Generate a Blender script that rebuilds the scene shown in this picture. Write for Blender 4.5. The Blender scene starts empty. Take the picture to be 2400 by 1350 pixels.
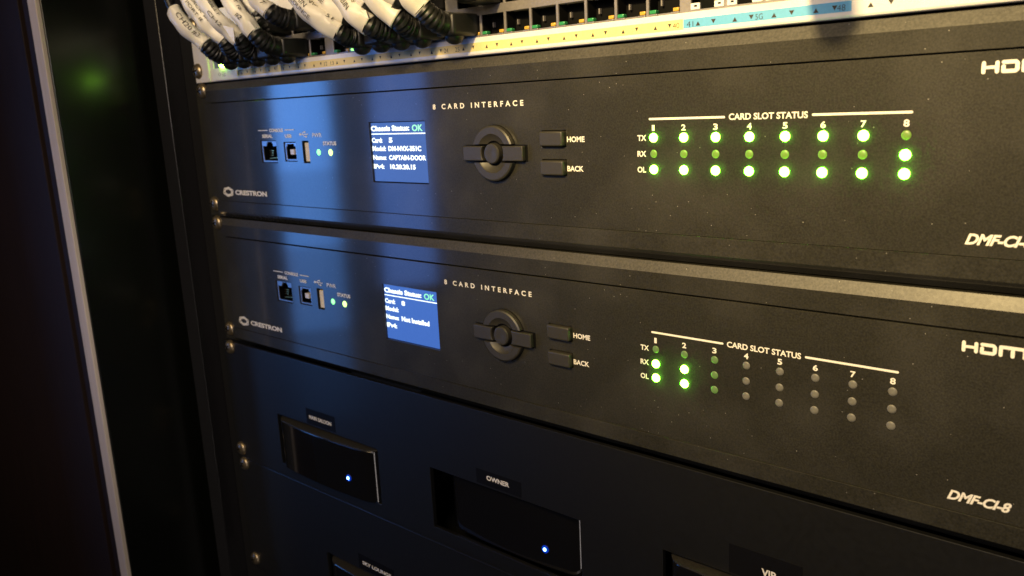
import bpy, bmesh, math, random
from mathutils import Vector, Matrix, noise
random.seed(7)
MM = 0.001
col = bpy.context.scene.collection
sc = bpy.context.scene

# ------------------------------------------------------------------ camera
cam = bpy.data.cameras.new("camera")
cam.lens = 29.55; cam.sensor_width = 36.0; cam.sensor_fit = 'HORIZONTAL'
cam.clip_start = 0.005; cam.clip_end = 50
co = bpy.data.objects.new("camera", cam); col.objects.link(co)
co.location = (183.75*MM, -296.13*MM, 23.13*MM)
co.rotation_euler = (1.35315425, 0.0472732, 0.7177367)
cam.dof.use_dof = True; cam.dof.focus_distance = 0.365; cam.dof.aperture_fstop = 19.0
sc.camera = co

# ------------------------------------------------------------------ world and lamps
w = bpy.data.worlds.new("World"); sc.world = w; w.use_nodes = True
w.node_tree.nodes['Background'].inputs[0].default_value = (0.8, 0.8, 1.0, 1)
w.node_tree.nodes['Background'].inputs[1].default_value = 0.004
sc.view_settings.view_transform = 'Standard'; sc.view_settings.look = 'None'
sc.view_settings.exposure = 0.0; sc.view_settings.gamma = 1.0
sc.cycles.sample_clamp_indirect = 4.0

def area(name, loc, target, sx, sy, power, color, spread=180):
    l = bpy.data.lights.new(name, 'AREA'); l.shape = 'RECTANGLE'
    l.size = sx*MM; l.size_y = sy*MM; l.energy = power; l.color = color
    l.spread = math.radians(spread)
    o = bpy.data.objects.new(name, l); col.objects.link(o)
    o.location = Vector(loc)*MM
    d = (Vector(target)-Vector(loc)).normalized()
    zax = -d; up = Vector((0, 0, 1))
    if abs(zax.dot(up)) > 0.95: up = Vector((0, 1, 0))
    xax = up.cross(zax).normalized(); yax = zax.cross(xax)
    o.rotation_euler = Matrix((xax, yax, zax)).transposed().to_euler()
    return o
WARM = (1.0, 0.72, 0.30)
def spot(name, loc, target, radius, power, color, cone, blend=1.0):
    l = bpy.data.lights.new(name, 'SPOT'); l.energy = power; l.color = color
    l.spot_size = math.radians(cone); l.spot_blend = blend; l.shadow_soft_size = radius*MM
    o = bpy.data.objects.new(name, l); col.objects.link(o); o.location = Vector(loc)*MM
    o.rotation_euler = (Vector(target)-Vector(loc)).to_track_quat('-Z', 'Y').to_euler()
    return o
# warm downlight above the rack in front of it, and the ceiling light overhead
spot("warm_downlight", (40, -400, 265), (60, 0, 112), 16, 19.5, WARM, 66)
spot("sleeve_fill_spot", (-260, -265, 340), (-262, -30, 150), 14, 4.6, (1.0, 0.80, 0.50), 23, 0.4)  # two added spots that brighten only the cable sleeves
spot("sleeve_fill_spot", (-150, -265, 340), (-150, -30, 150), 14, 3.8, (1.0, 0.80, 0.50), 23, 0.4)
area("warm_ceiling_light", (-90, -430, 262), (60, 0, -50), 380, 60, 1.35, (1.0, 0.72, 0.36))
spot("edge_strip_fill", (380, -640, 60), (-560, -72, -140), 40, 6.5, (1.0, 0.86, 0.80), 20, 0.9)  # added narrow spot to brighten the pale edge strip
area("edge_glint_light", (520, -700, -600), (-250, 0, -150), 70, 700, 0.15, (1.0, 0.88, 0.82), 100)  # added low light, draws edge highlights on players and screws
area("room_fill_light", (320, -900, 300), (-300, 0, 0), 250, 250, 2.7, (1.0, 0.86, 0.82))  # added soft fill for the general brightness
# blue window light, tall and narrow, beyond the cabinet edge
# (four panes one above the other, brightest at the top)
for top, bottom, pw in ((198, -80, 0.107), (-80, -220, 0.039), (-220, -380, 0.029), (-380, -560, 0.017)):
    zc_ = (top+bottom)/2
    area("blue_window_light", (-1122, -600, zc_), (-248, 0, zc_), 132, top-bottom, pw, (0.11, 0.35, 1.0), 60)
area("blue_screen_light", (-836, -600, -15), (-153, 0, 10), 85, 492, 0.062, (0.11, 0.30, 1.0), 60)

# ------------------------------------------------------------------ materials
def mk(name, c, rough=0.5, metal=0.0, var=0.12, vscale=900, bump=0.0, bscale=1500, speck=0.0,
       coat=0.0, coat_r=0.2, emit=None, estr=0.0, rvar=0.0, spec=0.5, dust=None, transm=0.0, aniso=0.0):
    m = bpy.data.materials.new(name); m.use_nodes = True
    nt = m.node_tree; N = nt.nodes; L = nt.links
    b = N['Principled BSDF']
    tc = N.new('ShaderNodeTexCoord')
    n = N.new('ShaderNodeTexNoise'); n.inputs['Scale'].default_value = vscale; n.inputs['Detail'].default_value = 4
    L.new(tc.outputs['Object'], n.inputs['Vector'])
    r = N.new('ShaderNodeValToRGB')
    r.color_ramp.elements[0].position = 0.3; r.color_ramp.elements[1].position = 0.7
    r.color_ramp.elements[0].color = tuple(x*(1-var) for x in c)+(1,)
    r.color_ramp.elements[1].color = tuple(min(1, x*(1+var)) for x in c)+(1,)
    L.new(n.outputs['Fac'], r.inputs['Fac'])
    colout = r.outputs['Color']
    if speck > 0:
        # sparse dust specks and lint lying on the surface
        v = N.new('ShaderNodeTexVoronoi'); v.inputs['Scale'].default_value = 600
        v.inputs['Randomness'].default_value = 1.0
        L.new(tc.outputs['Object'], v.inputs['Vector'])
        v2 = N.new('ShaderNodeMath'); v2.operation = 'LESS_THAN'; v2.inputs[1].default_value = 0.11
        L.new(v.outputs['Distance'], v2.inputs[0])
        sep = N.new('ShaderNodeSeparateColor'); L.new(v.outputs['Color'], sep.inputs[0])
        g = N.new('ShaderNodeMath'); g.operation = 'GREATER_THAN'; g.inputs[1].default_value = 0.945
        L.new(sep.outputs[0], g.inputs[0])
        mm_ = N.new('ShaderNodeMath'); mm_.operation = 'MULTIPLY'
        L.new(v2.outputs[0], mm_.inputs[0]); L.new(g.outputs[0], mm_.inputs[1])
        mu = N.new('ShaderNodeMath'); mu.operation = 'MULTIPLY'; mu.inputs[1].default_value = speck
        L.new(mm_.outputs[0], mu.inputs[0])
        # soft dusty film
        n3 = N.new('ShaderNodeTexNoise'); n3.inputs['Scale'].default_value = 30; n3.inputs['Detail'].default_value = 8
        L.new(tc.outputs['Object'], n3.inputs['Vector'])
        mr = N.new('ShaderNodeMapRange'); mr.inputs[1].default_value = 0.45; mr.inputs[2].default_value = 0.8
        mr.inputs[3].default_value = 0.0; mr.inputs[4].default_value = 0.05
        L.new(n3.outputs['Fac'], mr.inputs[0])
        ad = N.new('ShaderNodeMath'); ad.operation = 'ADD'; ad.use_clamp = True
        L.new(mu.outputs[0], ad.inputs[0]); L.new(mr.outputs[0], ad.inputs[1])
        mix = N.new('ShaderNodeMix'); mix.data_type = 'RGBA'
        L.new(ad.outputs[0], mix.inputs[0]); L.new(colout, mix.inputs[6])
        mix.inputs[7].default_value = (0.42, 0.40, 0.36, 1)
        colout = mix.outputs[2]
    L.new(colout, b.inputs['Base Color'])
    b.inputs['Roughness'].default_value = rough
    if rvar > 0:
        n2 = N.new('ShaderNodeTexNoise'); n2.inputs['Scale'].default_value = bscale*0.5; n2.inputs['Detail'].default_value = 3
        L.new(tc.outputs['Object'], n2.inputs['Vector'])
        mr2 = N.new('ShaderNodeMapRange'); mr2.inputs[3].default_value = rough-rvar; mr2.inputs[4].default_value = rough+rvar
        L.new(n2.outputs['Fac'], mr2.inputs[0]); L.new(mr2.outputs[0], b.inputs['Roughness'])
    b.inputs['Metallic'].default_value = metal
    b.inputs['Specular IOR Level'].default_value = spec
    b.inputs['Coat Weight'].default_value = coat; b.inputs['Coat Roughness'].default_value = coat_r
    b.inputs['Transmission Weight'].default_value = transm
    if aniso: b.inputs['Anisotropic'].default_value = aniso
    if bump > 0:
        nb = N.new('ShaderNodeTexNoise'); nb.inputs['Scale'].default_value = bscale; nb.inputs['Detail'].default_value = 5
        L.new(tc.outputs['Object'], nb.inputs['Vector'])
        bp = N.new('ShaderNodeBump'); bp.inputs['Strength'].default_value = bump; bp.inputs['Distance'].default_value = 0.0001
        L.new(nb.outputs['Fac'], bp.inputs['Height']); L.new(bp.outputs[0], b.inputs['Normal'])
    if emit:
        b.inputs['Emission Color'].default_value = tuple(emit)+(1,)
        b.inputs['Emission Strength'].default_value = estr
    return m

M = {}
M['panel'] = mk('black_textured_panel', (0.025, 0.0238, 0.0178), 0.50, var=0.4, vscale=1500, bump=0.28, bscale=1500,
                speck=0.6, coat=1.0, coat_r=0.085, rvar=0.08, spec=0.22)
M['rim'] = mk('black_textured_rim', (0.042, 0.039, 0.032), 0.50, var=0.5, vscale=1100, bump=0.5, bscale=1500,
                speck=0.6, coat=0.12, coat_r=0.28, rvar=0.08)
M['shelf'] = mk('black_satin_sheet', (0.007, 0.007, 0.0065), 0.45, var=0.2, vscale=500, bump=0.15, bscale=900,
                speck=0.0, coat=0.22, coat_r=0.16, rvar=0.05)
M['button'] = mk('black_button_plastic', (0.040, 0.037, 0.029), 0.42, var=0.1, bump=0.1)
M['void'] = mk('dark_recess', (0.004, 0.004, 0.004), 0.8, spec=0.1)
M['print'] = mk('white_silkscreen_print', (0.90, 0.86, 0.77), 0.6, var=0.06)
M['printdim'] = mk('white_fine_print', (0.92, 0.90, 0.88), 0.6, var=0.15, vscale=1500)
M['white'] = mk('switch_white_paint', (0.78, 0.76, 0.76), 0.38, var=0.03, vscale=300, bump=0.05, coat=0.3, coat_r=0.2, rvar=0.05)
M['grey'] = mk('grey_metal_surround', (0.32, 0.30, 0.30), 0.4, metal=0.6, var=0.08, bump=0.1)
M['yellow'] = mk('yellow_label_film', (0.84, 0.68, 0.28), 0.5, var=0.04)
M['blue'] = mk('blue_label_film', (0.12, 0.42, 0.72), 0.5, var=0.04)
M['ink'] = mk('black_print', (0.03, 0.025, 0.02), 0.6)
M['sleeve'] = mk('white_cable_label', (0.76, 0.72, 0.63), 0.42, var=0.05, vscale=160, bump=0.5, bscale=120, coat=0.2, coat_r=0.3, rvar=0.06)
M['boot'] = mk('black_rubber_boot', (0.010, 0.010, 0.010), 0.42, var=0.2, bump=0.1)
M['screw'] = mk('dark_plated_screw', (0.42, 0.34, 0.22), 0.33, metal=0.85, var=0.2, vscale=400, bump=0.15, rvar=0.08)
M['steel'] = mk('bare_metal_socket', (0.42, 0.41, 0.42), 0.32, metal=0.9, var=0.08, bump=0.1)
M['tongue'] = mk('beige_contact_tongue', (0.88, 0.76, 0.52), 0.45)
M['gold'] = mk('gold_contacts', (0.75, 0.55, 0.2), 0.3, metal=1.0)
M['led_on'] = mk('green_light_on', (0.3, 0.9, 0.1), 0.4, emit=(0.18, 1.0, 0.03), estr=72)
M['led_leak'] = mk('green_light_leak', (0.10, 0.13, 0.04), 0.35, emit=(0.16, 0.34, 0.015), estr=0.75)  # unlit lens, light leaking from its neighbours put in as emission
M['led_leak_faint'] = mk('green_light_leak_faint', (0.10, 0.12, 0.07), 0.35, emit=(0.10, 0.28, 0.02), estr=0.45)  # weaker leaked glow put in the same way, lens itself unlit
M['led_off'] = mk('grey_light_off', (0.17, 0.165, 0.14), 0.35, var=0.2, vscale=600)
M['pwr'] = mk('pale_green_light', (0.3, 0.9, 0.4), 0.4, emit=(0.20, 1.0, 0.24), estr=2.4)
M['stat'] = mk('yellow_green_light', (0.5, 0.9, 0.3), 0.4, emit=(0.55, 1.0, 0.22), estr=2.8)
M['sysled'] = mk('switch_status_light', (0.5, 1, 0.2), 0.4, emit=(0.40, 1.0, 0.05), estr=38)
M['portgreen'] = mk('port_light_green', (0.03, 0.26, 0.09), 0.3, coat=0.5)
M['portyellow'] = mk('port_light_yellow', (0.60, 0.36, 0.05), 0.3, coat=0.5)
M['portlit'] = mk('port_light_lit', (0.2, 0.8, 0.2), 0.3, emit=(0.25, 1.0, 0.15), estr=3)
M['blueled'] = mk('blue_light_on', (0.1, 0.3, 1), 0.4, emit=(0.10, 0.28, 1.0), estr=30)
M['bluehalo'] = mk('blue_light_glow', (0.01, 0.02, 0.08), 0.3, emit=(0.0, 0.03, 0.42), estr=1.0)  # dim emission imitating the halo of the blue light
M['gloss'] = mk('gloss_black_plastic', (0.006, 0.006, 0.007), 0.10, var=0.1, coat=1.0, coat_r=0.05)
M['playertop'] = mk('dusty_black_plastic', (0.03, 0.027, 0.021), 0.55, var=0.3, vscale=700)
M['tape'] = mk('black_label_tape', (0.005, 0.005, 0.006), 0.5, spec=0.15, var=0.2, bump=0.3, bscale=250)
M['lcd'] = mk('lcd_backlight', (0.02, 0.04, 0.10), 0.25, emit=(0.055, 0.115, 0.36), estr=0.85)
M['lcd2'] = mk('lcd_backlight_bright', (0.02, 0.04, 0.10), 0.25, emit=(0.05, 0.14, 0.50), estr=1.0)
M['lcdtext'] = mk('lcd_white_text', (0.5, 0.5, 0.5), 0.3, emit=(0.80, 0.95, 0.92), estr=1.4)
M['lcdok'] = mk('lcd_green_text', (0.3, 0.5, 0.4), 0.3, emit=(0.16, 0.85, 0.48), estr=1.0)
M['rail'] = mk('black_rack_steel', (0.010, 0.010, 0.011), 0.5, var=0.2, coat=0.12, coat_r=0.28)
M['post'] = mk('black_rack_post', (0.012, 0.012, 0.014), 0.30, var=0.2, coat=0.3, coat_r=0.15)
M['glosswall'] = mk('black_lacquer', (0.003, 0.0035, 0.0025), 0.27, var=0.2, coat=0.6, coat_r=0.20)
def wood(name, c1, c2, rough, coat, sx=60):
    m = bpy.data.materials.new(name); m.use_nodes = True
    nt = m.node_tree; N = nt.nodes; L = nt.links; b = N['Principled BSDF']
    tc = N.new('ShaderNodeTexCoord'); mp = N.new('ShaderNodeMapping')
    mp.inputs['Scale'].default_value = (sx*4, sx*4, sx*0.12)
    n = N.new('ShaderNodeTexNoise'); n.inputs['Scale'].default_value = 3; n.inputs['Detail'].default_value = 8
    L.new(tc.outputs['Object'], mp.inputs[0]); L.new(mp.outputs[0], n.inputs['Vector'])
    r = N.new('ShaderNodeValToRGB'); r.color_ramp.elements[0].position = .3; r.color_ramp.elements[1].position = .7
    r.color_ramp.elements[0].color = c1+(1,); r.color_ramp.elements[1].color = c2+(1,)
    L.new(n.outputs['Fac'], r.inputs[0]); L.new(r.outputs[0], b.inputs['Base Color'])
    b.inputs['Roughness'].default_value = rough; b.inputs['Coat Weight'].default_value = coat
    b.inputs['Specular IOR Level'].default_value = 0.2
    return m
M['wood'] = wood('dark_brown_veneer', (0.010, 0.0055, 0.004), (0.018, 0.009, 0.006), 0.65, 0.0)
M['trim'] = wood('pale_edge_band', (0.48, 0.42, 0.385), (0.56, 0.49, 0.45), 0.5, 0.1, 20)

# ------------------------------------------------------------------ helpers (all measures in millimetres)
def tag(o, label=None, cat=None, group=None, kind=None):
    if label: o['label'] = label
    if cat: o['category'] = cat
    if group: o['group'] = group
    if kind: o['kind'] = kind
    return o
def thing(name, label, cat, loc, group=None):
    o = bpy.data.objects.new(name, None); col.objects.link(o)
    o.empty_display_size = 0.02
    o.location = Vector(loc)*MM
    return tag(o, label, cat, group)
def wloc(o):
    v = Vector((0, 0, 0))
    while o is not None: v += o.location; o = o.parent
    return v
def obj(name, bm, mat, parent=None, label=None, bevel=0, seg=2, smooth=True, mats=None):
    me = bpy.data.meshes.new(name)
    off = wloc(parent) if parent else Vector((0, 0, 0))
    c = Vector((0, 0, 0))
    for v in bm.verts: v.co = v.co*MM - off
    if len(bm.verts):
        for v in bm.verts: c += v.co
        c /= len(bm.verts)
        for v in bm.verts: v.co -= c
    bmesh.ops.recalc_face_normals(bm, faces=bm.faces)
    bm.to_mesh(me); bm.free()
    if mats:
        for k in mats: me.materials.append(M[k])
    else: me.materials.append(M[mat])
    o = bpy.data.objects.new(name, me); col.objects.link(o); o.parent = parent
    o.location = c
    if smooth:
        for p in me.polygons: p.use_smooth = True
        try: me.set_sharp_from_angle(angle=math.radians(35))
        except Exception: pass
    if bevel:
        b = o.modifiers.new('bevel', 'BEVEL'); b.width = bevel*MM; b.segments = seg
        b.limit_method = 'ANGLE'; b.angle_limit = math.radians(40); b.harden_normals = False
    if label: o['label'] = label
    return o
def box(bm, x0, x1, y0, y1, z0, z1):
    vs = [bm.verts.new((x, y, z)) for x in (x0, x1) for y in (y0, y1) for z in (z0, z1)]
    for f in ((0,1,3,2),(4,6,7,5),(0,4,5,1),(2,3,7,6),(0,2,6,4),(1,5,7,3)):
        bm.faces.new([vs[i] for i in f])
    return vs
def nb(): return bmesh.new()
def onebox(*a):
    bm = nb(); box(bm, *a); return bm
def plate(bm, x0, x1, z0, z1, holes, yf, yb):
    """sheet with rectangular holes: front, back, hole walls and rim"""
    xs = sorted(set([x0, x1]+[h[0] for h in holes]+[h[1] for h in holes]))
    zs = sorted(set([z0, z1]+[h[2] for h in holes]+[h[3] for h in holes]))
    cache = {}
    def V(x, y, z):
        k = (x, y, z)
        if k not in cache: cache[k] = bm.verts.new(k)
        return cache[k]
    def solid(i, j):
        if i < 0 or j < 0 or i >= len(xs)-1 or j >= len(zs)-1: return False
        cx = (xs[i]+xs[i+1])/2; cz = (zs[j]+zs[j+1])/2
        return not any(h[0] < cx < h[1] and h[2] < cz < h[3] for h in holes)
    for i in range(len(xs)-1):
        for j in range(len(zs)-1):
            if not solid(i, j): continue
            a, b, c, d = xs[i], xs[i+1], zs[j], zs[j+1]
            bm.faces.new([V(a,yf,c),V(b,yf,c),V(b,yf,d),V(a,yf,d)])
            bm.faces.new([V(a,yb,c),V(a,yb,d),V(b,yb,d),V(b,yb,c)])
            if not solid(i-1, j): bm.faces.new([V(a,yf,c),V(a,yf,d),V(a,yb,d),V(a,yb,c)])
            if not solid(i+1, j): bm.faces.new([V(b,yf,c),V(b,yb,c),V(b,yb,d),V(b,yf,d)])
            if not solid(i, j-1): bm.faces.new([V(a,yf,c),V(a,yb,c),V(b,yb,c),V(b,yf,c)])
            if not solid(i, j+1): bm.faces.new([V(a,yf,d),V(b,yf,d),V(b,yb,d),V(a,yb,d)])
def prism_x(bm, prof, x0, x1):
    """closed (y,z) profile swept along x"""
    a = [bm.verts.new((x0, y, z)) for y, z in prof]; b = [bm.verts.new((x1, y, z)) for y, z in prof]
    n = len(prof)
    for i in range(n):
        j = (i+1) % n; bm.faces.new([a[i], a[j], b[j], b[i]])
    bm.faces.new(a); bm.faces.new(list(reversed(b)))
def dome(bm, cx, y0, cz, r, h, n=24, rings=5, rz=None, sink=0.6):
    """low dome facing -y on plane y0"""
    rz = rz or r
    prev = [bm.verts.new((cx+r*math.cos(2*math.pi*i/n), y0+sink, cz+rz*math.sin(2*math.pi*i/n))) for i in range(n)]
    for k in range(rings):
        t = k/rings*math.pi/2
        cur = [bm.verts.new((cx+r*math.cos(t)*math.cos(2*math.pi*i/n), y0-h*math.sin(t), cz+rz*math.cos(t)*math.sin(2*math.pi*i/n))) for i in range(n)]
        for i in range(n): bm.faces.new([prev[i], prev[(i+1) % n], cur[(i+1) % n], cur[i]])
        prev = cur
    c = bm.verts.new((cx, y0-h, cz))
    for i in range(n): bm.faces.new([prev[i], prev[(i+1) % n], c])
def cylinder_y(bm, cx, cz, r, y0, y1, n=24):
    a = [bm.verts.new((cx+r*math.cos(2*math.pi*i/n), y0, cz+r*math.sin(2*math.pi*i/n))) for i in range(n)]
    b = [bm.verts.new((v.co.x, y1, v.co.z)) for v in a]
    for i in range(n): bm.faces.new([a[i], a[(i+1) % n], b[(i+1) % n], b[i]])
    bm.faces.new(a); bm.faces.new(list(reversed(b)))

def text_verts(s, bold=0.0, spacing=1.0, shear=0.0, extr=0.0):
    cu = bpy.data.curves.new('t', 'FONT'); cu.body = s; cu.size = 1.0
    cu.space_character = spacing; cu.shear = shear; cu.offset = bold; cu.resolution_u = 3
    cu.fill_mode = 'FRONT' if extr == 0 else 'BOTH'
    to = bpy.data.objects.new('t', cu); col.objects.link(to)
    dg = bpy.context.evaluated_depsgraph_get()
    me = bpy.data.meshes.new_from_object(to.evaluated_get(dg))
    vs = [v.co.copy() for v in me.vertices]; fs = [list(p.vertices) for p in me.polygons]
    bpy.data.objects.remove(to); bpy.data.curves.remove(cu); bpy.data.meshes.remove(me)
    return vs, fs
def text(bm, s, x0, x1, z0, z1, y=0.0, bold=0.0, spacing=1.0, shear=0.0, slant=0.0):
    """lettering fitted to the box x0..x1, z0..z1 on the plane y"""
    vs, fs = text_verts(s, bold, spacing, shear)
    ax, bx = min(v.x for v in vs), max(v.x for v in vs)
    az, bz = min(v.y for v in vs), max(v.y for v in vs)
    nv = []
    for v in vs:
        u = (v.x-ax)/(bx-ax); t = (v.y-az)/(bz-az)
        nv.append(bm.verts.new((x0+u*(x1-x0), y-0.06, z0+t*(z1-z0)+slant*u)))
    for f in fs:
        try: bm.faces.new([nv[i] for i in f])
        except ValueError: pass
_sk = [0]
def stroke(bm, pts, wd, y=0.0, closed=False):
    """flat printed line with round ends"""
    _sk[0] = (_sk[0]+1) % 7
    yy = y-0.06-0.012*_sk[0]
    P = [Vector((p[0], 0, p[1])) for p in pts]
    if closed: P.append(P[0])
    for a, b in zip(P[:-1], P[1:]):
        d = (b-a)
        if d.length < 1e-6: continue
        ang = math.atan2(d.z, d.x); ring = []
        for k in range(7): t = ang+math.pi/2+math.pi*k/6; ring.append((a.x+wd/2*math.cos(t), a.z+wd/2*math.sin(t)))
        for k in range(7): t = ang-math.pi/2+math.pi*k/6; ring.append((b.x+wd/2*math.cos(t), b.z+wd/2*math.sin(t)))
        bm.faces.new([bm.verts.new((x, yy, z)) for x, z in ring])
        yy -= 0.002
def screw(parent, x, y, z, rot=0.3):
    bm = nb(); dome(bm, x, y, z, 5.1, 3.0, n=28, rings=6)
    s = obj('screw', bm, 'screw', parent)
    bm = nb()
    for k in range(2):
        a = rot+k*math.pi/2; c, sn = math.cos(a), math.sin(a)
        vs = box(bm, -2.1, 2.1, y-3.1+0.02*k, y-1.6, -0.42, 0.42)
        for v in vs:
            X, Z = v.co.x, v.co.z; v.co.x = x+X*c-Z*sn; v.co.z = z+X*sn+Z*c
    obj('drive_shade', bm, 'void', s, smooth=False)  # raised black cross painting in the shade of the drive slot

# ------------------------------------------------------------------ rack cabinet and furniture on the left
rack = thing('equipment_rack', 'black steel equipment rack frame running up beside the stacked units', 'rack', (-400, 0, -450))
bm = nb(); prism = [(-401.5, -5), (-384.5, -5), (-384.5, 120), (-401.5, 120)]
box(bm, -401.5, -384.5, -5, 120, -520, 200)
obj('front_post', bm, 'post', rack, bevel=0.5)
bm = nb()
box(bm, -384, -338, 9, 12, -520, 200)
obj('mounting_rail', bm, 'rail', rack, bevel=0.3)
bm = nb(); box(bm, -405, 260, 300, 304, -520, 200)
obj('back_panel', bm, 'void', rack)
bm = nb(); box(bm, 190, 230, 9, 12, -520, 200)
obj('mounting_rail', bm, 'rail', rack)

cab = thing('cabinet_side', 'dark brown wooden cabinet side with pale edge strip left of the rack', 'cabinet', (-440, 0, -450))
def quad_box(name, x0, x1, y0, y1, mat, tilt=1.0, bevel=0.4, z0=-560, z1=260):
    """upright board that leans slightly, as the door frame does in the photo"""
    bm = nb(); vs = box(bm, x0, x1, y0, y1, z0, z1)
    obj(name, bm, mat, cab, bevel=bevel)
quad_box('inner_wall', -417, -414, -66.5, 150, 'glosswall')
quad_box('edge_strip', -426.2, -413.4, -70, -67, 'trim', bevel=0.5)
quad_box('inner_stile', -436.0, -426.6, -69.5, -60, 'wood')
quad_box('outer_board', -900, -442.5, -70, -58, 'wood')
quad_box('blue_light_blocker', -782, -762, -324, -74, 'wood', bevel=1)  # added unseen board that keeps the blue light off the wood
quad_box('backing_board', -900, -417.5, -58, -55, 'void', bevel=0)

# ------------------------------------------------------------------ the two card chassis
XR = 178.0
COLX = [13.766*i for i in range(8)]
ROWZ = {'TX': 6.437, 'RX': 0.0, 'OL': -6.277}
def chassis(zc, label, leds, lines, lcd, screws, first):
    t = thing('card_chassis', label, 'rack unit', (-100, 5, zc-44.45), 'black card interface chassis bolted in the rack')
    Z = lambda a: a+zc
    holes = [(-177.8, -134.0, Z(-15.9), Z(16.1)), (-284.3, -267.2, Z(-6.4), Z(7.0)), (-259.2, -246.7, Z(-5.4), Z(6.1)),
             (-240.3, -234.0, Z(-6.2), Z(6.7)), (-58.3, -44.5, Z(2.7), Z(10.1)), (-58.3, -44.5, Z(-9.9), Z(-2.6))]
    bm = nb()
    plate(bm, -341.5, XR, Z(-32.35), Z(31.45), holes, 0.0, 2.4)
    obj('face_plate', bm, 'panel', t, bevel=0.12, seg=1, smooth=False)
    for s, nm in ((1, 'top_rim'), (-1, 'bottom_rim')):
        st = 0.45 if s > 0 else -0.75
        prof = [(2.4, 32.05), (st, 32.05), (st, 39.7), (2.5, 44.2), (12, 44.2), (12, 32.05)]
        if s < 0: prof = [(4.6 if y == 2.5 else y, -(z if z != 32.05 else 32.4)) for y, z in prof]
        bm = nb(); prism_x(bm, [(y, Z(z)) for y, z in prof], -343.5, XR)
        bm.normal_update()
        bmesh.ops.recalc_face_normals(bm, faces=bm.faces)
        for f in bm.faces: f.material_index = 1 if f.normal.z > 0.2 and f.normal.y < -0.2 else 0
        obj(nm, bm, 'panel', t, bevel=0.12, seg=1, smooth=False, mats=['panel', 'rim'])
    bm = nb(); box(bm, -341, XR, 2.6, 3.4, Z(30.5), Z(33.5)); obj('seam_backing', bm, 'void', t)
    bm = nb(); plate(bm, -362, -341.6, Z(-44.0), Z(44.0), [], 4.0, 7.5)
    obj('mounting_ear', bm, 'panel', t, bevel=0.3)
    bm = nb(); box(bm, -341, XR, 12.2, 250, Z(-43.6), Z(43.6)); obj('case', bm, 'rail', t)
    for k, (sx, sz) in enumerate(screws): screw(t, sx, 4.0, sz, 0.3+k)
    # screen
    bm = nb(); box(bm, -177.3, -134.4, 0.9, 2.2, Z(-15.4), Z(15.7))
    sr = obj('screen', bm, lcd, t, smooth=False)
    bm = nb()
    stroke(bm, [(-177.0, Z(9.85)), (-134.8, Z(9.85))], 0.55, 0.9)
    for s, x0, x1, z0, z1, b in lines: text(bm, s, x0, x1, Z(z0), Z(z1), 0.85, b)
    obj('screen_text', bm, 'lcdtext', sr, smooth=False)
    bm = nb(); text(bm, 'OK', -144.6, -136.4, Z(10.9), Z(14.3), 0.85, 0.03)
    obj('screen_status', bm, 'lcdok', sr, smooth=False)
    # serial socket
    bm = nb()
    plate(bm, -284.0, -267.5, Z(-6.1), Z(6.8), [(-282.8, -268.3, Z(-5.1), Z(3.6)), (-278.6, -272.0, Z(3.6), Z(5.2)), (-277.6, -273.0, Z(5.2), Z(6.2))], 0.7, 1.4)
    sp = obj('serial_socket', bm, 'steel', t, bevel=0.15)
    bm = nb(); box(bm, -283.6, -267.9, 13, 14, Z(-6), Z(6.6)); box(bm, -283.9, -283.5, 1.6, 13, Z(-6), Z(6.6)); box(bm, -268.0, -267.6, 1.6, 13, Z(-6), Z(6.6))
    obj('socket_cavity', bm, 'void', sp)
    bm = nb()
    for k in range(8): box(bm, -280.6+k*1.35, -280.1+k*1.35, 3.0, 9.5, Z(-4.4+0.1*k), Z(-3.8+0.1*k))
    for k in range(3): box(bm, -281.2, -276.6-k*0.5, 4.0, 4.6, Z(0.4-k*1.4), Z(0.9-k*1.4))
    obj('contacts', bm, 'gold', sp)
    # square usb socket
    bm = nb()
    plate(bm, -258.9, -247.0, Z(-5.1), Z(5.8), [(-257.7, -248.2, Z(-4.0), Z(3.4)), (-256.6, -249.6, Z(3.4), Z(4.7))], 0.6, 1.3)
    up = obj('square_usb_socket', bm, 'steel', t, bevel=0.2)
    bm = nb(); box(bm, -258.6, -247.2, 11, 12, Z(-5), Z(5.6)); obj('socket_cavity', bm, 'void', up)
    bm = nb(); box(bm, -254.9, -251.0, 1.2, 10.8, Z(-1.5), Z(1.7)); obj('contact_block', bm, 'white', up, bevel=0.2)
    # flat usb socket standing upright
    bm = nb(); box(bm, -240.2, -234.1, 9, 9.6, Z(-6.1), Z(6.6))
    ua = obj('flat_usb_socket', bm, 'void', t)
    bm = nb(); box(bm, -238.6, -234.5, 0.5, 8.9, Z(-5.4), Z(5.6)); obj('contact_tongue', bm, 'tongue', ua, bevel=0.3)
    # power and status lights
    bm = nb(); dome(bm, -224.8, 0, Z(0.1), 1.75, 0.5); obj('power_light', bm, 'pwr', t)
    bm = nb(); dome(bm, -213.6, 0, Z(0.0), 1.85, 0.5); obj('status_light', bm, 'stat', t)
    # navigation pad: black plate painting in the shaded gaps, two half rings, two side keys, centre key
    cx = -86.6
    bm = nb(); cylinder_y(bm, cx, Z(0), 13.35, -0.10, 0.3, 40); box(bm, -106.0, -66.6, -0.09, 0.3, Z(-3.95), Z(3.95))
    pad = obj('navigation_pad', bm, 'void', t, smooth=False)
    prof = [(5.9, -0.12), (5.9, -1.0), (8.7, -2.3), (9.1, -2.75), (12.2, -2.75), (12.9, -2.25), (13.0, -0.12)]
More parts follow.
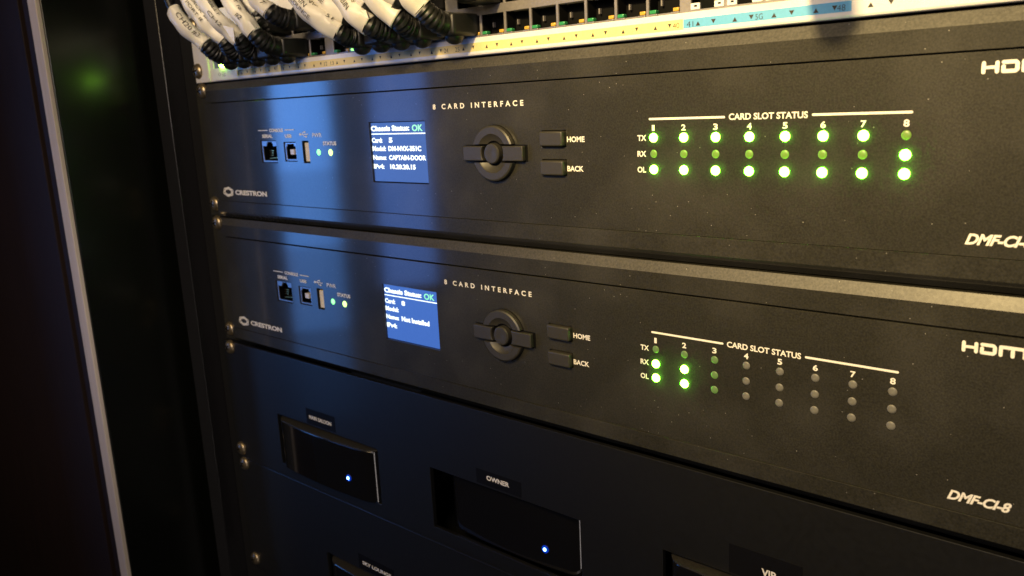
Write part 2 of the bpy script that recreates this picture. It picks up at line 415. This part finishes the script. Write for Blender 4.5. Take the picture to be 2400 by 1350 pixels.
    for sgn in (1, -1):
        bm = nb(); rows = []
        n = 28
        for k in range(n+1):
            row = []
            for r, y in prof:
                a0 = math.asin(4.35/r); a = a0+(math.pi-2*a0)*k/n
                row.append(bm.verts.new((cx+r*math.cos(a), y, Z(sgn*r*math.sin(a)))))
            rows.append(row)
        for k in range(n):
            for j in range(len(prof)-1): bm.faces.new([rows[k][j], rows[k+1][j], rows[k+1][j+1], rows[k][j+1]])
        bm.faces.new(rows[0]); bm.faces.new(list(reversed(rows[-1])))
        obj('curved_key', bm, 'button', pad)
    for sgn in (1, -1):
        bm = nb(); pts = []
        n = 10
        for k in range(n+1):
            z = -3.45+6.9*k/n; pts.append((cx+sgn*math.sqrt(6.9**2-z*z), z))
        xo = cx+sgn*18.9
        pts += [(xo, 3.45), (xo, -3.45)]
        f = [bm.verts.new((x, -2.6, Z(z))) for x, z in pts]; g = [bm.verts.new((x, -0.1, Z(z))) for x, z in pts]
        bm.faces.new(f); bm.faces.new(list(reversed(g)))
        for k in range(len(pts)): bm.faces.new([f[k], g[k], g[(k+1) % len(pts)], f[(k+1) % len(pts)]])
        obj('side_key', bm, 'button', pad, bevel=0.5, seg=3)
    bm = nb()
    n = 32; prev = None
    for r, y in ((4.75, -0.1), (4.75, -2.6), (4.35, -3.1), (3.6, -3.2), (1.8, -3.0), (0.01, -2.95)):
        cur = [bm.verts.new((cx+r*math.cos(2*math.pi*i/n), y, Z(r*math.sin(2*math.pi*i/n)))) for i in range(n)]
        if prev:
            for i in range(n): bm.faces.new([prev[i], prev[(i+1) % n], cur[(i+1) % n], cur[i]])
        prev = cur
    obj('centre_key', bm, 'button', pad)
    for nm, z0, z1 in (('home_button', 3.2, 9.8), ('back_button', -9.6, -3.0)):
        bm = nb(); box(bm, -57.9, -44.9, -2.4, 2.0, Z(z0), Z(z1))
        obj(nm, bm, 'button', t, bevel=0.8, seg=3)
    bm = nb(); box(bm, -60, -40, 2.5, 3.0, Z(-13), Z(13)); obj('button_cavity', bm, 'void', t)
    # card lights
    for r, z in ROWZ.items():
        for i, x in enumerate(COLX):
            m = leds[r][i]
            bm = nb(); rr = 1.78 if m == 'led_on' else 1.6
            dome(bm, x, 0, Z(z), rr, 1.35 if m == 'led_on' else 0.45)
            obj('card_light', bm, m, t, label={'led_on': 'brightly lit green card light', 'led_leak': 'unlit card light with dim green leak glow put in',
                'led_leak_faint': 'unlit card light with faint green leak glow put in', 'led_off': 'unlit grey card light'}[m])
    # silk-screened lettering
    bm = nb()
    text(bm, '8 CARD INTERFACE', -127.2, -68.0, Z(21.3), Z(23.9), 0, 0.028, 1.75)
    obj('title_lettering', bm, 'print', t, smooth=False); bm = nb()
    text(bm, 'HOME', -43.9, -34.4, Z(4.9), Z(7.35), 0, 0.03)
    text(bm, 'BACK', -44.2, -35.3, Z(-7.8), Z(-5.35), 0, 0.03)
    obj('button_lettering', bm, 'print', t, smooth=False); bm = nb()
    stroke(bm, [(-1.7, Z(13.85)), (31.0, Z(13.85))], 0.85); stroke(bm, [(65.1, Z(13.85)), (97.7, Z(13.85))], 0.85)
    text(bm, 'CARD SLOT STATUS', 32.9, 63.2, Z(12.7), Z(15.1), 0, 0.025)
    for i, x in enumerate(COLX):
        hw = 0.95 if i else 0.6
        text(bm, str(i+1), x-0.1-hw, x-0.1+hw, Z(9.15), Z(11.5), 0, 0.03)
    text(bm, 'TX', -7.6, -3.4, Z(5.2), Z(7.55), 0, 0.03)
    text(bm, 'RX', -7.7, -3.5, Z(-1.2), Z(1.15), 0, 0.03)
    text(bm, 'OL', -7.8, -3.7, Z(-7.65), Z(-5.25), 0, 0.03)
    obj('status_lettering', bm, 'print', t, smooth=False); bm = nb()
    text(bm, 'DMF-CI-8', 115.9, 135.4, Z(-28.5), Z(-24.8), 0, 0.035, 0.95, 0.35)
    obj('model_lettering', bm, 'print', t, smooth=False)
    # multimedia port wordmark: rounded letters
    bm = nb(); w_ = 1.15; a, b = Z(25.25), Z(27.95)
    stroke(bm, [(117.8, a), (117.8, b)], w_); stroke(bm, [(121.5, a), (121.5, b)], w_); stroke(bm, [(117.8, Z(26.6)), (121.5, Z(26.6))], 0.95)
    stroke(bm, [(123.2, b), (126.4, b), (126.9, Z(27.4)), (126.9, Z(25.7)), (126.4, a), (123.2, a), (123.2, Z(26.7))], w_)
    stroke(bm, [(128.6, a), (128.6, b), (134.9, b), (135.4, Z(27.4)), (135.4, a)], w_); stroke(bm, [(132.0, b), (132.0, a)], w_)
    stroke(bm, [(137.4, a), (137.4, b)], w_)
    obj('wordmark', bm, 'print', t, smooth=False)
    bm = nb()
    stroke(bm, [(-285.2, Z(13.3)), (-274.9, Z(13.3))], 0.5); stroke(bm, [(-256.4, Z(13.3)), (-247.2, Z(13.3))], 0.5)
    text(bm, 'CONSOLE', -273.0, -258.4, Z(12.15), Z(14.25), 0, 0.04)
    text(bm, 'SERIAL', -281.4, -270.2, Z(8.7), Z(10.9), 0, 0.04)
    text(bm, 'USB', -257.0, -250.2, Z(8.6), Z(10.75), 0, 0.04)
    text(bm, 'PWR', -229.5, -220.6, Z(8.7), Z(11.1), 0, 0.01)
    text(bm, 'STATUS', -220.0, -207.6, Z(4.0), Z(6.3), 0, 0.04)
    stroke(bm, [(-241.5, Z(10.5)), (-233.5, Z(10.5))], 0.45); stroke(bm, [(-241.6, Z(10.5)), (-240.9, Z(10.5))], 1.3)
    stroke(bm, [(-239.6, Z(10.5)), (-238.2, Z(11.7)), (-236.6, Z(11.8))], 0.4); stroke(bm, [(-237.0, Z(11.8)), (-236.3, Z(11.8))], 0.9)
    stroke(bm, [(-238.6, Z(10.5)), (-237.2, Z(9.2)), (-235.6, Z(9.1))], 0.4); stroke(bm, [(-235.9, Z(9.1)), (-235.2, Z(9.1))], 0.9)
    obj('fine_lettering', bm, 'printdim', t, smooth=False)
    # maker emblem: ring of three crossed ovals and name
    bm = nb()
    for k in range(3):
        pts = []
        for i in range(28):
            a = 2*math.pi*i/28; ex, ez = 1.0*math.cos(a), 0.62*math.sin(a); r = math.radians(60*k+20)
            X = ex*math.cos(r)-ez*math.sin(r); Zz = ex*math.sin(r)+ez*math.cos(r)
            pts.append((-328.6+X*6.2, Z(-26.15)+Zz*2.95))
        stroke(bm, pts, 0.8, 0, True)
    text(bm, 'CRESTRON', -320.2, -283.2, Z(-27.85), Z(-24.6), 0, 0.05)
    obj('emblem', bm, 'print', t, smooth=False)
    return t

on, lk, hf, of = 'led_on', 'led_leak', 'led_leak_faint', 'led_off'
L1 = {'TX': [on]*7+[lk], 'RX': [lk]*7+[on], 'OL': [on]*8}
L2 = {'TX': [hf, hf, hf]+[of]*5, 'RX': [on, on, hf]+[of]*5, 'OL': [on, on, hf]+[of]*5}
scr1 = [('Chassis Status:', -177.2, -146.6, 11.3, 14.2, .045), ('Card:', -177.2, -168.6, 5.2, 7.9, .045), ('5', -163.4, -160.4, 5.2, 7.9, .045),
        ('Model:', -177.2, -166.2, 0.8, 3.5, .045), ('DM-NVX-351C', -164.2, -138.6, 0.8, 3.5, .045),
        ('Name:', -177.2, -166.4, -3.9, -1.3, .045), ('CAPTAIN-DOOR', -164.2, -135.4, -3.9, -1.3, .045),
        ('IPv4:', -177.2, -168.6, -8.7, -6.1, .045), ('10.20.20.15', -163.8, -143.8, -8.7, -6.1, .045)]
scr2 = [('Chassis Status:', -177.2, -146.6, 11.3, 14.2, .045), ('Card:', -177.2, -168.6, 5.2, 7.9, .045), ('8', -163.4, -160.4, 5.2, 7.9, .045),
        ('Model:', -177.2, -166.2, 0.8, 3.5, .045),
        ('Name:', -177.2, -166.4, -3.9, -1.3, .045), ('Not Installed', -164.2, -141.8, -3.9, -1.0, .045),
        ('IPv4:', -177.2, -168.6, -8.9, -6.1, .045)]
chassis(0, 'upper black card chassis with nearly all card lights glowing green, below the white switch', L1, scr1, 'lcd',
        [(-353.0, 40.3), (-354.5, -35.6)], True)
chassis(-88.9, 'lower black card chassis with only the first card lights lit, above the shelf panel', L2, scr2, 'lcd2',
        [(-354.5, -48.8), (-355.0, -125.2)], False)

# ------------------------------------------------------------------ shelf panels with openings and the players in them
def shelf(z1, z0, holes, screws, label, tapes):
    t = thing('shelf_panel', label, 'rack panel', (-100, 3, z0), 'black shelf panels with rectangular openings')
    bm = nb(); plate(bm, -361.8, XR, z0+0.25, z1-0.25, holes, 0.6, 3.2)
    obj('face_sheet', bm, 'shelf', t, bevel=0.35, seg=2, smooth=False)
    bm = nb(); box(bm, -345, XR, 3.3, 240, z0+0.5, z0+2.0); obj('tray', bm, 'shelf', t)
    for k, (x, z) in enumerate(screws): screw(t, x, 0.6, z, 0.9+k*1.1)
    for s, xa, xb, za, zb, ta, tb, tc, td in tapes:
        bm = nb(); box(bm, ta, tb, 0.42, 0.59, tc, td)
        tp = obj('label_tape', bm, 'tape', t)
        bm = nb(); text(bm, s, xa, xb, za, zb, 0.36, 0.03)
        obj('tape_lettering', bm, 'print', tp, smooth=False)
    return t
shelf(-133.35, -222.25, [(-301.2, -195.8, -213.2, -177.0), (-149.6, -43.8, -213.0, -176.2), (2.1, 107.5, -212.8, -176.0)],
      [(-352.0, -137.6), (-353.5, -215.0)], 'upper black shelf panel with rectangular openings labelled MAIN SALOON, OWNER and VIP',
      [('MAIN SALOON', -263.0, -239.6, -172.0, -169.4, -266.3, -236.0, -175.7, -165.2),
       ('OWNER', -105.2, -89.2, -171.7, -169.0, -112.8, -81.2, -175.0, -166.8),
       ('VIP', 49.0, 55.2, -171.6, -168.2, 34.4, 66.0, -175.2, -161.9)])
shelf(-222.25, -311.15, [(-259.3, -154.0, -302.9, -266.8)], [(-351.8, -226.6), (-353.0, -304.0)],
      'lower black shelf panel cut off by the frame, opening labelled SKY LOUNGE',
      [('SKY LOUNGE', -220.4, -192.6, -261.9, -259.4, -224.5, -190.0, -265.6, -255.6)])
def player(x0, x1, z0, z1, yf, label, ledx, ledz, back=70):
    t = thing('media_player', label, 'media player', ((x0+x1)/2, back/2, z0), 'black media players set in the shelf openings')
    n = 10; r = 11.0; pts = []
    for k in range(n+1):
        a = math.pi+math.pi/2*k/n; pts.append((x0+r+r*math.cos(a), yf+r+r*math.sin(a)))
    m = 8
    for k in range(1, m):
        u = k/m; pts.append((x0+r+(x1-x0-2*r)*u, yf-1.6*math.sin(math.pi*u)))
    for k in range(n+1):
        a = -math.pi/2+math.pi/2*k/n; pts.append((x1-r+r*math.cos(a), yf+r+r*math.sin(a)))
    pts += [(x1, back), (x0, back)]
    bm = nb()
    lo = [bm.verts.new((x, y, z0)) for x, y in pts]; hi = [bm.verts.new((x, y, z1-1.0)) for x, y in pts]
    for k in range(len(pts)): bm.faces.new([lo[k], lo[(k+1) % len(pts)], hi[(k+1) % len(pts)], hi[k]])
    bm.faces.new(lo); bm.faces.new(hi)
    obj('front_shell', bm, 'gloss', t, bevel=0.4, seg=2)
    bm = nb()
    lo = [bm.verts.new((x, y, z1-0.95)) for x, y in pts]; hi = [bm.verts.new((x, y, z1)) for x, y in pts]
    for k in range(len(pts)): bm.faces.new([lo[k], lo[(k+1) % len(pts)], hi[(k+1) % len(pts)], hi[k]])
    bm.faces.new(lo); bm.faces.new(hi)
    obj('top_cover', bm, 'playertop', t)
    if ledx is not None:
        bm = nb(); dome(bm, ledx, yf-1.25, ledz, 2.1, 0.15, n=20, rings=2); obj('light_glow_disc', bm, 'bluehalo', t)  # glowing disc put in as the blue halo on the shell
        bm = nb(); dome(bm, ledx, yf-1.4, ledz, 0.95, 0.4, n=14, rings=3); obj('power_light', bm, 'blueled', t)
player(-299.5, -196.6, -213.0, -178.4, -3.0, 'black media player under the MAIN SALOON label with blue light', -220.8, -200.6)
player(-143.5, -45.5, -212.2, -177.2, 5.5, 'black media player under the OWNER label with blue light', -70.2, -202.2)
player(-256.5, -155.0, -302.0, -268.6, -3.0, 'black media player under the SKY LOUNGE label, mostly out of frame', None, None)
player(4.0, 106.0, -212.0, -177.6, -3.0, 'black media player under the VIP label, mostly out of frame', None, None)

# ------------------------------------------------------------------ the network switch
sw = thing('network_switch', 'white multi-port network switch at the top with yellow and blue port strip', 'network switch', (-100, 5, 45))
SX1 = 178.0
bm = nb(); prism_x(bm, [(0.0, 53.2), (0.0, 46.1), (0.35, 45.4), (1.1, 45.15), (3.0, 45.15), (3.0, 53.2)], -329.5, SX1)
obj('lower_strip', bm, 'white', sw, bevel=0.15, smooth=False)
bm = nb(); prism_x(bm, [(0.0, 77.5), (3.0, 77.5), (3.0, 89.2), (0.6, 89.2), (0.0, 88.5)], -329.5, SX1)
obj('upper_strip', bm, 'white', sw, bevel=0.15, smooth=False)
bm = nb(); box(bm, -329.5, SX1, 9.0, 250, 45.3, 89.0)
obj('case', bm, 'rail', sw)
bm = nb(); plate(bm, -357.0, -336.0, 45.4, 89.0, [], 2.4, 4.6)
obj('mounting_ear', bm, 'white', sw, bevel=0.3)
bm = nb(); box(bm, -336.2, -333.8, -1.2, 6, 45.3, 89.1); obj('side_rib', bm, 'white', sw, bevel=0.3)
bm = nb(); box(bm, -333.6, -329.6, 0.4, 6, 45.3, 89.1); obj('end_cap', bm, 'white', sw, bevel=0.2)
screw(sw, -352.5, 2.4, 53.0, 0.2); screw(sw, -352.5, 2.4, 82.0, 0.5)
groups = [[-293+15*i for i in range(5)]+[-218], [-197+15*i for i in range(6)], [-100.3+15*i for i in range(8)], [23.3+15*i for i in range(4)]]
allx = [x for g in groups for x in g]
PL, PU = (54.0, 62.9), (67.0, 75.9)
holes = []
for x in allx:
    for a, b in (PL, PU): holes.append((x-6.85, x+6.85, a, b))
sfp = [(92.0+15*i-6.6, 92.0+15*i+6.6, a, b) for i in range(4) for a, b in ((54.5, 63.5), (66.5, 75.5))]
bm = nb(); plate(bm, -329.4, SX1, 53.25, 77.45, holes+sfp, 1.0, 2.0)
obj('port_surround', bm, 'grey', sw, bevel=0.15, seg=1, smooth=False)
def port(x, zr, upper, lit):
    a, b = zr
    bm = nb()
    # black moulded socket: back, walls, and inner steps
    box(bm, x-6.9, x+6.9, 8.0, 8.6, a-0.1, b+0.1)
    box(bm, x-7.4, x-6.9, 1.6, 8.2, a, b); box(bm, x+6.9, x+7.4, 1.6, 8.2, a, b)
    if upper: box(bm, x-6.8, x-3.4, 2.2, 8, b-2.0, b); box(bm, x+3.4, x+6.8, 2.2, 8, b-2.0, b)
    else: box(bm, x-6.8, x-3.4, 2.4, 8, a, a+0.5); box(bm, x+3.4, x+6.8, 2.4, 8, a, a+0.5)
    p = obj('port', bm, 'void', sw, smooth=False)
    zz = (a+0.2, a+1.6) if not upper else (b-1.9, b-0.2)
    blue = x > 15
    if not blue:
        bm = nb(); box(bm, x-6.6, x-3.6, 0.8, 3.4, zz[0], zz[1])
        obj('link_light', bm, 'portlit' if lit else 'portgreen', p, bevel=0.25)
        bm = nb(); box(bm, x+4.0, x+6.5, 0.8, 3.4, zz[0], zz[1])
        obj('activity_light', bm, 'portyellow', p, bevel=0.25)
        bm = nb(); box(bm, x-6.7, x-2.8, 0.3, 1.6, a-0.7, a+0.05) if not upper else box(bm, x-6.7, x-2.8, 0.3, 1.6, b-0.05, b+0.7)
        box(bm, x+3.4, x+6.8, 0.3, 1.6, a-0.7, a+0.05) if not upper else box(bm, x+3.4, x+6.8, 0.3, 1.6, b-0.05, b+0.7)
        obj('shield_tab', bm, 'grey', p, bevel=0.15)
    else:
        bm = nb()
        for s in (-1, 1):
            xa, xb = (x-6.85, x-3.0) if s < 0 else (x+3.0, x+6.85)
            if not upper: plate(bm, xa, xb, a, a+2.3, [(xa+1.3, xb-1.2, a+0.9, a+1.6)], 0.7, 1.6)
            else: plate(bm, xa, xb, b-2.3, b, [(xa+1.3, xb-1.2, b-1.6, b-0.9)], 0.7, 1.6)
        obj('latch_block', bm, 'white', p, bevel=0.1)
    # contact springs glinting inside
    if not upper and not blue:
        bm = nb(); box(bm, x-4.6, x-3.9, 6.2, 7.6, a+3.4, a+5.6); obj('shield_spring', bm, 'grey', p)
for x in allx:
    port(x, PL, False, x in (-137, -122, -182)); port(x, PU, True, False)
for h in sfp:
    bm = nb(); box(bm, h[0], h[1], 7.0, 7.6, h[2], h[3]); obj('module_slot', bm, 'void', sw)
# coloured port strip with arrows and numbers
bm = nb(); box(bm, -302.0, 13.6, -0.05, 0.2, 47.1, 50.9); obj('yellow_label', bm, 'yellow', sw, smooth=False)
bm = nb(); box(bm, 13.7, 77.0, -0.05, 0.2, 47.4, 50.8); obj('blue_label', bm, 'blue', sw, smooth=False)
bm = nb()
def tri(x, z, up, s=0.72):
    h = 0.78
    p = [(x-s, z-h), (x+s, z-h), (x, z+h)] if up else [(x-s, z+h), (x, z-h), (x+s, z+h)]
    bm.faces.new([bm.verts.new((a, -0.12, c)) for a, c in p])
for x in allx+[86.5]:
    tri(x-3.3, 48.75, True, 0.78 if x < 15 else 0.95); tri(x+3.1, 48.75+0.2, False, 0.78 if x < 15 else 0.95)
for s, x in (('1', -300.0), ('12', -210.5), ('13', -204.6), ('24', -115.2), ('25', -107.7), ('40', 10.6), ('41', 16.6), ('5G', 44.4), ('48', 73.6)):
    text(bm, s, x-(1.4 if len(s) > 1 else .5), x+(1.4 if len(s) > 1 else .5), 47.8, 49.8, -0.06, -0.01)
for z in (50.6, 49.3, 48.2): stroke(bm, [(-319.0, z), (-315.5, z)], 0.35, 0)
text(bm, 'O', -323.5, -321.0, 48.2, 50.4, 0, -0.01)
obj('port_numbers', bm, 'ink', sw, smooth=False)
bm = nb(); dome(bm, -317.0, 0.9, 54.9, 4.6, 2.6, rz=1.9, n=20)
obj('status_light', bm, 'sysled', sw)

# ------------------------------------------------------------------ patch cables
def crom(P, n=8):
    P = [Vector(p) for p in P]; Q = [P[0]*2-P[1]]+P+[P[-1]*2-P[-2]]; out = []
    for i in range(1, len(Q)-2):
        for k in range(n):
            t = k/n; a, b, c, d = Q[i-1], Q[i], Q[i+1], Q[i+2]
            out.append(0.5*((2*b)+(c-a)*t+(2*a-5*b+4*c-d)*t*t+(3*b-a-3*c+d)*t**3))
    out.append(P[-1]); return out
def frames(path, ref=Vector((1, 0, 0))):
    fr = []
    for i, p in enumerate(path):
        t = (path[min(i+1, len(path)-1)]-path[max(i-1, 0)]).normalized()
        u = (ref-t*ref.dot(t)).normalized(); v = t.cross(u); fr.append((p, t, u, v)); ref = u
    return fr
def tube(bm, path, rad, n=16, flat=1.0, cap=True, bump=0.0, seed=0.0):
    fr = frames(path); rings = []
    for i, (p, t, u, v) in enumerate(fr):
        r = rad(i/(len(fr)-1)) if callable(rad) else rad; ring = []
        for k in range(n):
            a = 2*math.pi*k/n; rr = r
            if bump: rr += bump*noise.noise(Vector((p.x*0.13+seed, p.z*0.13, a*0.9)))
            ring.append(bm.verts.new(p+(u*math.cos(a)+v*math.sin(a)*flat)*rr))
        rings.append(ring)
    for a, b in zip(rings[:-1], rings[1:]):
        for k in range(n): bm.faces.new([a[k], a[(k+1) % n], b[(k+1) % n], b[k]])
    if cap: bm.faces.new(rings[0]); bm.faces.new(list(reversed(rings[-1])))
    return fr
CAM = Vector((183.75, -296.13, 23.13))
def wrap_text(bm, s, path, r, row, start, height, length):
    """lettering bent round a sleeve, reading down its length"""
    fr = frames(path)
    cum = [0]
    for a, b in zip(path[:-1], path[1:]): cum.append(cum[-1]+(b-a).length)
    tot = cum[-1]
    vs, fs = text_verts(s, 0.0)
    ax = min(v.x for v in vs); bx = max(v.x for v in vs)
    nv = []
    for v in vs:
        d = tot-(start+(v.x-ax)/(bx-ax)*length)          # measured from the top end downwards
        d = min(max(d, 0.0), tot-1e-4)
        i = max(k for k in range(len(cum)) if cum[k] <= d); i = min(i, len(fr)-2)
        f = (d-cum[i])/(cum[i+1]-cum[i]+1e-9)
        p = fr[i][0].lerp(fr[i+1][0], f); u = fr[i][2]; vv = fr[i][3]
        toc = Vector((0.74, -0.66, 0.05))
        base = math.atan2(toc.dot(vv), toc.dot(u))
        tdir = -fr[i][1]
        # sign so that letters are upright seen from the front
        side = 1 if (u*math.cos(base+0.1)+vv*math.sin(base+0.1)-u*math.cos(base)-vv*math.sin(base)).dot(tdir.cross(toc)) < 0 else -1
        ang = base+side*(row+v.y*height/0.7)/r
        nv.append(bm.verts.new(p+(u*math.cos(ang)+vv*math.sin(ang))*(r+0.42)))
    for f_ in fs:
        try: bm.faces.new([nv[k] for k in f_])
        except ValueError: pass

def cable(px, upper, pts, label, words=None, sleeve=(0.0, 1.0), r=5.2, seed=0.0, nosleeve=False):
    """px: port x.  pts: way points of the sleeve from its lower end upwards."""
    pz = (PU[0]+PU[1])/2+0.4 if upper else (PL[0]+PL[1])/2+0.2
    t = thing('patch_cable', label, 'network cable', (px, 2, pz), 'patch cables plugged into the switch')
    # moulded plug body with rounded latch cover
    bm = nb(); box(bm, px-6.1, px+6.1, -15.5, 5.5, pz-4.8, pz+5.3)
    b = obj('plug_boot', bm, 'boot', t, bevel=1.6, seg=3)
    bm = nb(); s = 1 if upper else -1
    bmesh.ops.create_uvsphere(bm, u_segments=18, v_segments=10, radius=1.0)
    for v in bm.verts: v.co = Vector((px+v.co.x*4.6, -9.0+v.co.y*4.8, pz+s*4.3+v.co.z*4.1))
    obj('latch_cover', bm, 'boot', b)
    P0 = Vector(pts[0])
    mid = Vector((px*0.6+P0.x*0.4, min(-16.5, P0.y*0.6-4), pz*0.7+P0.z*0.3))
    if P0.y > -19: mid = (Vector((px, -9.5, pz))+P0)/2
    path = crom([(px, -9.5, pz), mid, P0, Vector(pts[1])], 14)[:int(14*2.35)]
    fr = frames(path); bm = nb()
    def rib(u): return (5.6-1.0*u)+(0.34*math.sin(u*2*math.pi*8) if u > 0.3 else 0)
    tube(bm, path, rib, n=20)
    obj('strain_relief', bm, 'boot', t)
    full = crom([P0]+[Vector(p) for p in pts[1:]], 8)
    if sleeve[1] < 1 or nosleeve:
        bm = nb(); tube(bm, full, 2.7, n=12); obj('cable_jacket', bm, 'boot', t)
    if not nosleeve:
        n1 = max(3, int(len(full)*sleeve[1])); sp = full[:n1]
        bm = nb()
        fr = tube(bm, sp, lambda u: r*(1.0+0.05*math.cos(u*9+seed)), n=22, flat=0.82, cap=False, bump=1.3, seed=seed)
        so = obj('sleeve_label', bm, 'sleeve', t)
        sm = so.modifiers.new('thick', 'SOLIDIFY'); sm.thickness = 0.35*MM; sm.offset = -1
        bm = nb(); tube(bm, sp, r*0.55, n=10, flat=0.8); obj('cable_core', bm, 'boot', t)
        if words:
            bm = nb()
            for s_, row, st, ht, ln in words: wrap_text(bm, s_, sp, r, row, st, ht, ln)
            obj('sleeve_lettering', bm, 'ink', so, smooth=False)
G = 'patch cables plugged into the switch'
cable(-293, False, [(-293.0, -23.5, 64.5), (-298, -27, 70), (-303, -31, 77), (-310, -33, 87), (-314, -34, 97)],
      'leftmost patch cable, white sleeve marked CH20 #3 with its upper end free', [('CH20 #3', 0.6, 6, 2.6, 18)], (0, .74), 5.6, 1.0)
cable(-278, False, [(-275.0, -21.5, 65.2), (-279, -25, 71), (-283, -29, 77.5), (-290, -33, 89), (-295, -34, 99)],
      'second patch cable from the left, white sleeve ending just right of the CH20 sleeve', [('RACK #3', 1.8, 12, 1.9, 17), ('PORT 8', -1.2, 13, 1.7, 13)], (0, 1), 5.3, 2.2)
cable(-263, False, [(-258.5, -22.0, 65.0), (-263, -26, 71), (-266, -31, 77), (-272, -34, 88), (-276, -35, 98)],
      'third patch cable from the left, sleeve with two lines of tiny print', [('MODEM 1 ENC', 2.0, 9, 1.7, 20), ('CH2', -1.6, 20, 1.9, 8)], (0, 1), 5.5, 3.1)
cable(-233, False, [(-233.0, -28.0, 65.6), (-237, -30, 71), (-243, -31, 77), (-250, -32, 87), (-256, -33, 97)],
      'patch cable in the left bundle, low white sleeve marked #2', [('MAST 10', 2.0, 10, 1.8, 16), ('#2', -1.2, 27, 2.3, 4)], (0, 1), 5.2, 4.4)
cable(-248, False, [(-246.0, -17.5, 73.0), (-250, -21, 79), (-255, -24, 86), (-259, -25, 95)],
      'patch cable half hidden behind the left bundle, short blank sleeve end', None, (0, 1), 4.8, 5.2)
cable(-248, True, [(-246.0, -18.0, 78.3), (-249, -21, 82), (-254, -23, 89), (-258, -24, 98)],
      'upper row patch cable at the back of the left bundle, sleeve in shade', [('#4', 0, 12, 2, 4)], (0, 1), 5.0, 6.0)
cable(-218, True, [(-217.5, -27.5, 75.8), (-222, -30, 80.5), (-226, -31, 86), (-231, -31, 96)],
      'upper row patch cable with ribbed boot over the gap between both bundles', [('V 7', 0, 15, 2.2, 7)], (0, 1), 5.2, 7.3)
cable(-167, False, [(-166.0, -23.0, 60.9), (-171, -27, 65), (-178, -30, 70.5), (-187, -32, 80), (-194, -33, 92)],
      'patch cable with long white sleeve reading NVX-351, MAIN and LOUNGE', [('CM-NVX-351', 2.9, 14, 2.2, 25), ('MAIN', -0.6, 16, 2.2, 9), ('LOUNGE', -3.4, 17, 2.0, 13)], (0, 1), 5.7, 8.5)
cable(-167, True, [(-162.0, -21.0, 68.0), (-167, -24, 71.5), (-174, -26, 77), (-181, -27, 86), (-186, -27, 97)],
      'upper row patch cable with sleeve reading SKY LOUNGE behind the NVX-351 sleeve', [('NVX-351', 2.2, 14, 2.2, 12), ('LOUNGE', -1.6, 14, 2.0, 14)], (0, 1), 5.2, 9.1)
cable(-137, False, [(-137.5, -27.5, 61.6), (-142, -30, 65.5), (-147, -31, 70), (-153, -32, 79), (-158, -33, 90)],
      'patch cable with white sleeve reading CABIN over its torn edge', [('NVX-35', 2.4, 13, 2.2, 12), ('CABIN', -1.8, 15, 2.4, 11)], (0, 1), 5.5, 10.4)
cable(-152, False, [(-151.0, -14.5, 66.5), (-155, -18, 71), (-160, -20, 78), (-165, -21, 90)],
      'patch cable deep in the right bundle hidden behind the CABIN sleeve', None, (0, 1), 4.6, 11.0)
cable(-137, True, [(-136.5, -28.0, 72.3), (-139, -30, 76), (-142, -31, 81), (-146, -31, 92)],
      'upper row patch cable with blank sleeve end just above the CABIN sleeve', None, (0, 1), 4.8, 12.2)
cable(-122, False, [(-120.5, -25.0, 63.3), (-125, -29, 68), (-129, -31, 73), (-135, -32, 82), (-139, -33, 92)],
      'patch cable with smooth blank sleeve right of the CABIN sleeve', [('VIP-352', 1.8, 16, 1.7, 9)], (0, 1), 5.6, 13.0)
cable(-122, True, [(-118.0, -27.0, 71.2), (-121, -30, 74), (-124, -31, 79), (-128, -31, 90)],
      'upper row patch cable with knobbly sleeve end at the top edge of the photo', None, (0, 1), 4.6, 14.0)
cable(-100.3, False, [(-102.5, -25.5, 65.4), (-105, -28, 69), (-107, -30, 73.5), (-110, -31, 83), (-113, -31, 92)],
      'rightmost patch cable in the lower row with short smooth white sleeve', None, (0, 1), 5.4, 15.5)
cable(-85.3, True, [(-96.0, -22.0, 79), (-98, -27, 84), (-101, -30, 92), (-103, -31, 100)],
      'rightmost upper row patch cable, black ribbed boot beside the empty ports', None, (0, 1), 4.8, 16.0)

cable(68.3, True, [(66, -23, 71), (65.5, -33, 69), (66, -46, 69.5), (67, -62, 77), (67, -66, 92)],
      'patch cable over the right end of the blue port strip, known by its round shadow', None, (0, 1), 5.0, 18.0)

# loose corners of the wrapped labels that have come unstuck
def flap(a, b, c, nm):
    par = [o for o in bpy.data.objects if o.get('label', '').startswith(nm)][0]
    sl = [o for o in par.children if o.name.startswith('sleeve_label')][0]
    bm = nb(); P = [Vector(a), Vector(b), Vector(c)]
    n = (P[1]-P[0]).cross(P[2]-P[0]).normalized()*0.2
    u = [bm.verts.new(p+n) for p in P]; l = [bm.verts.new(p-n) for p in P]
    bm.faces.new(u); bm.faces.new(list(reversed(l)))
    for k in range(3): bm.faces.new([u[k], l[k], l[(k+1) % 3], u[(k+1) % 3]])
    obj('loose_flap', bm, 'sleeve', sl, smooth=False)
flap((-259, -31.5, 72.5), (-250, -30.5, 70.5), (-252.0, -29.5, 62.2), 'third patch cable')
flap((-143, -35.0, 68.5), (-134.5, -31.5, 68.0), (-133.0, -31.5, 63.8), 'patch cable with white sleeve reading CABIN')
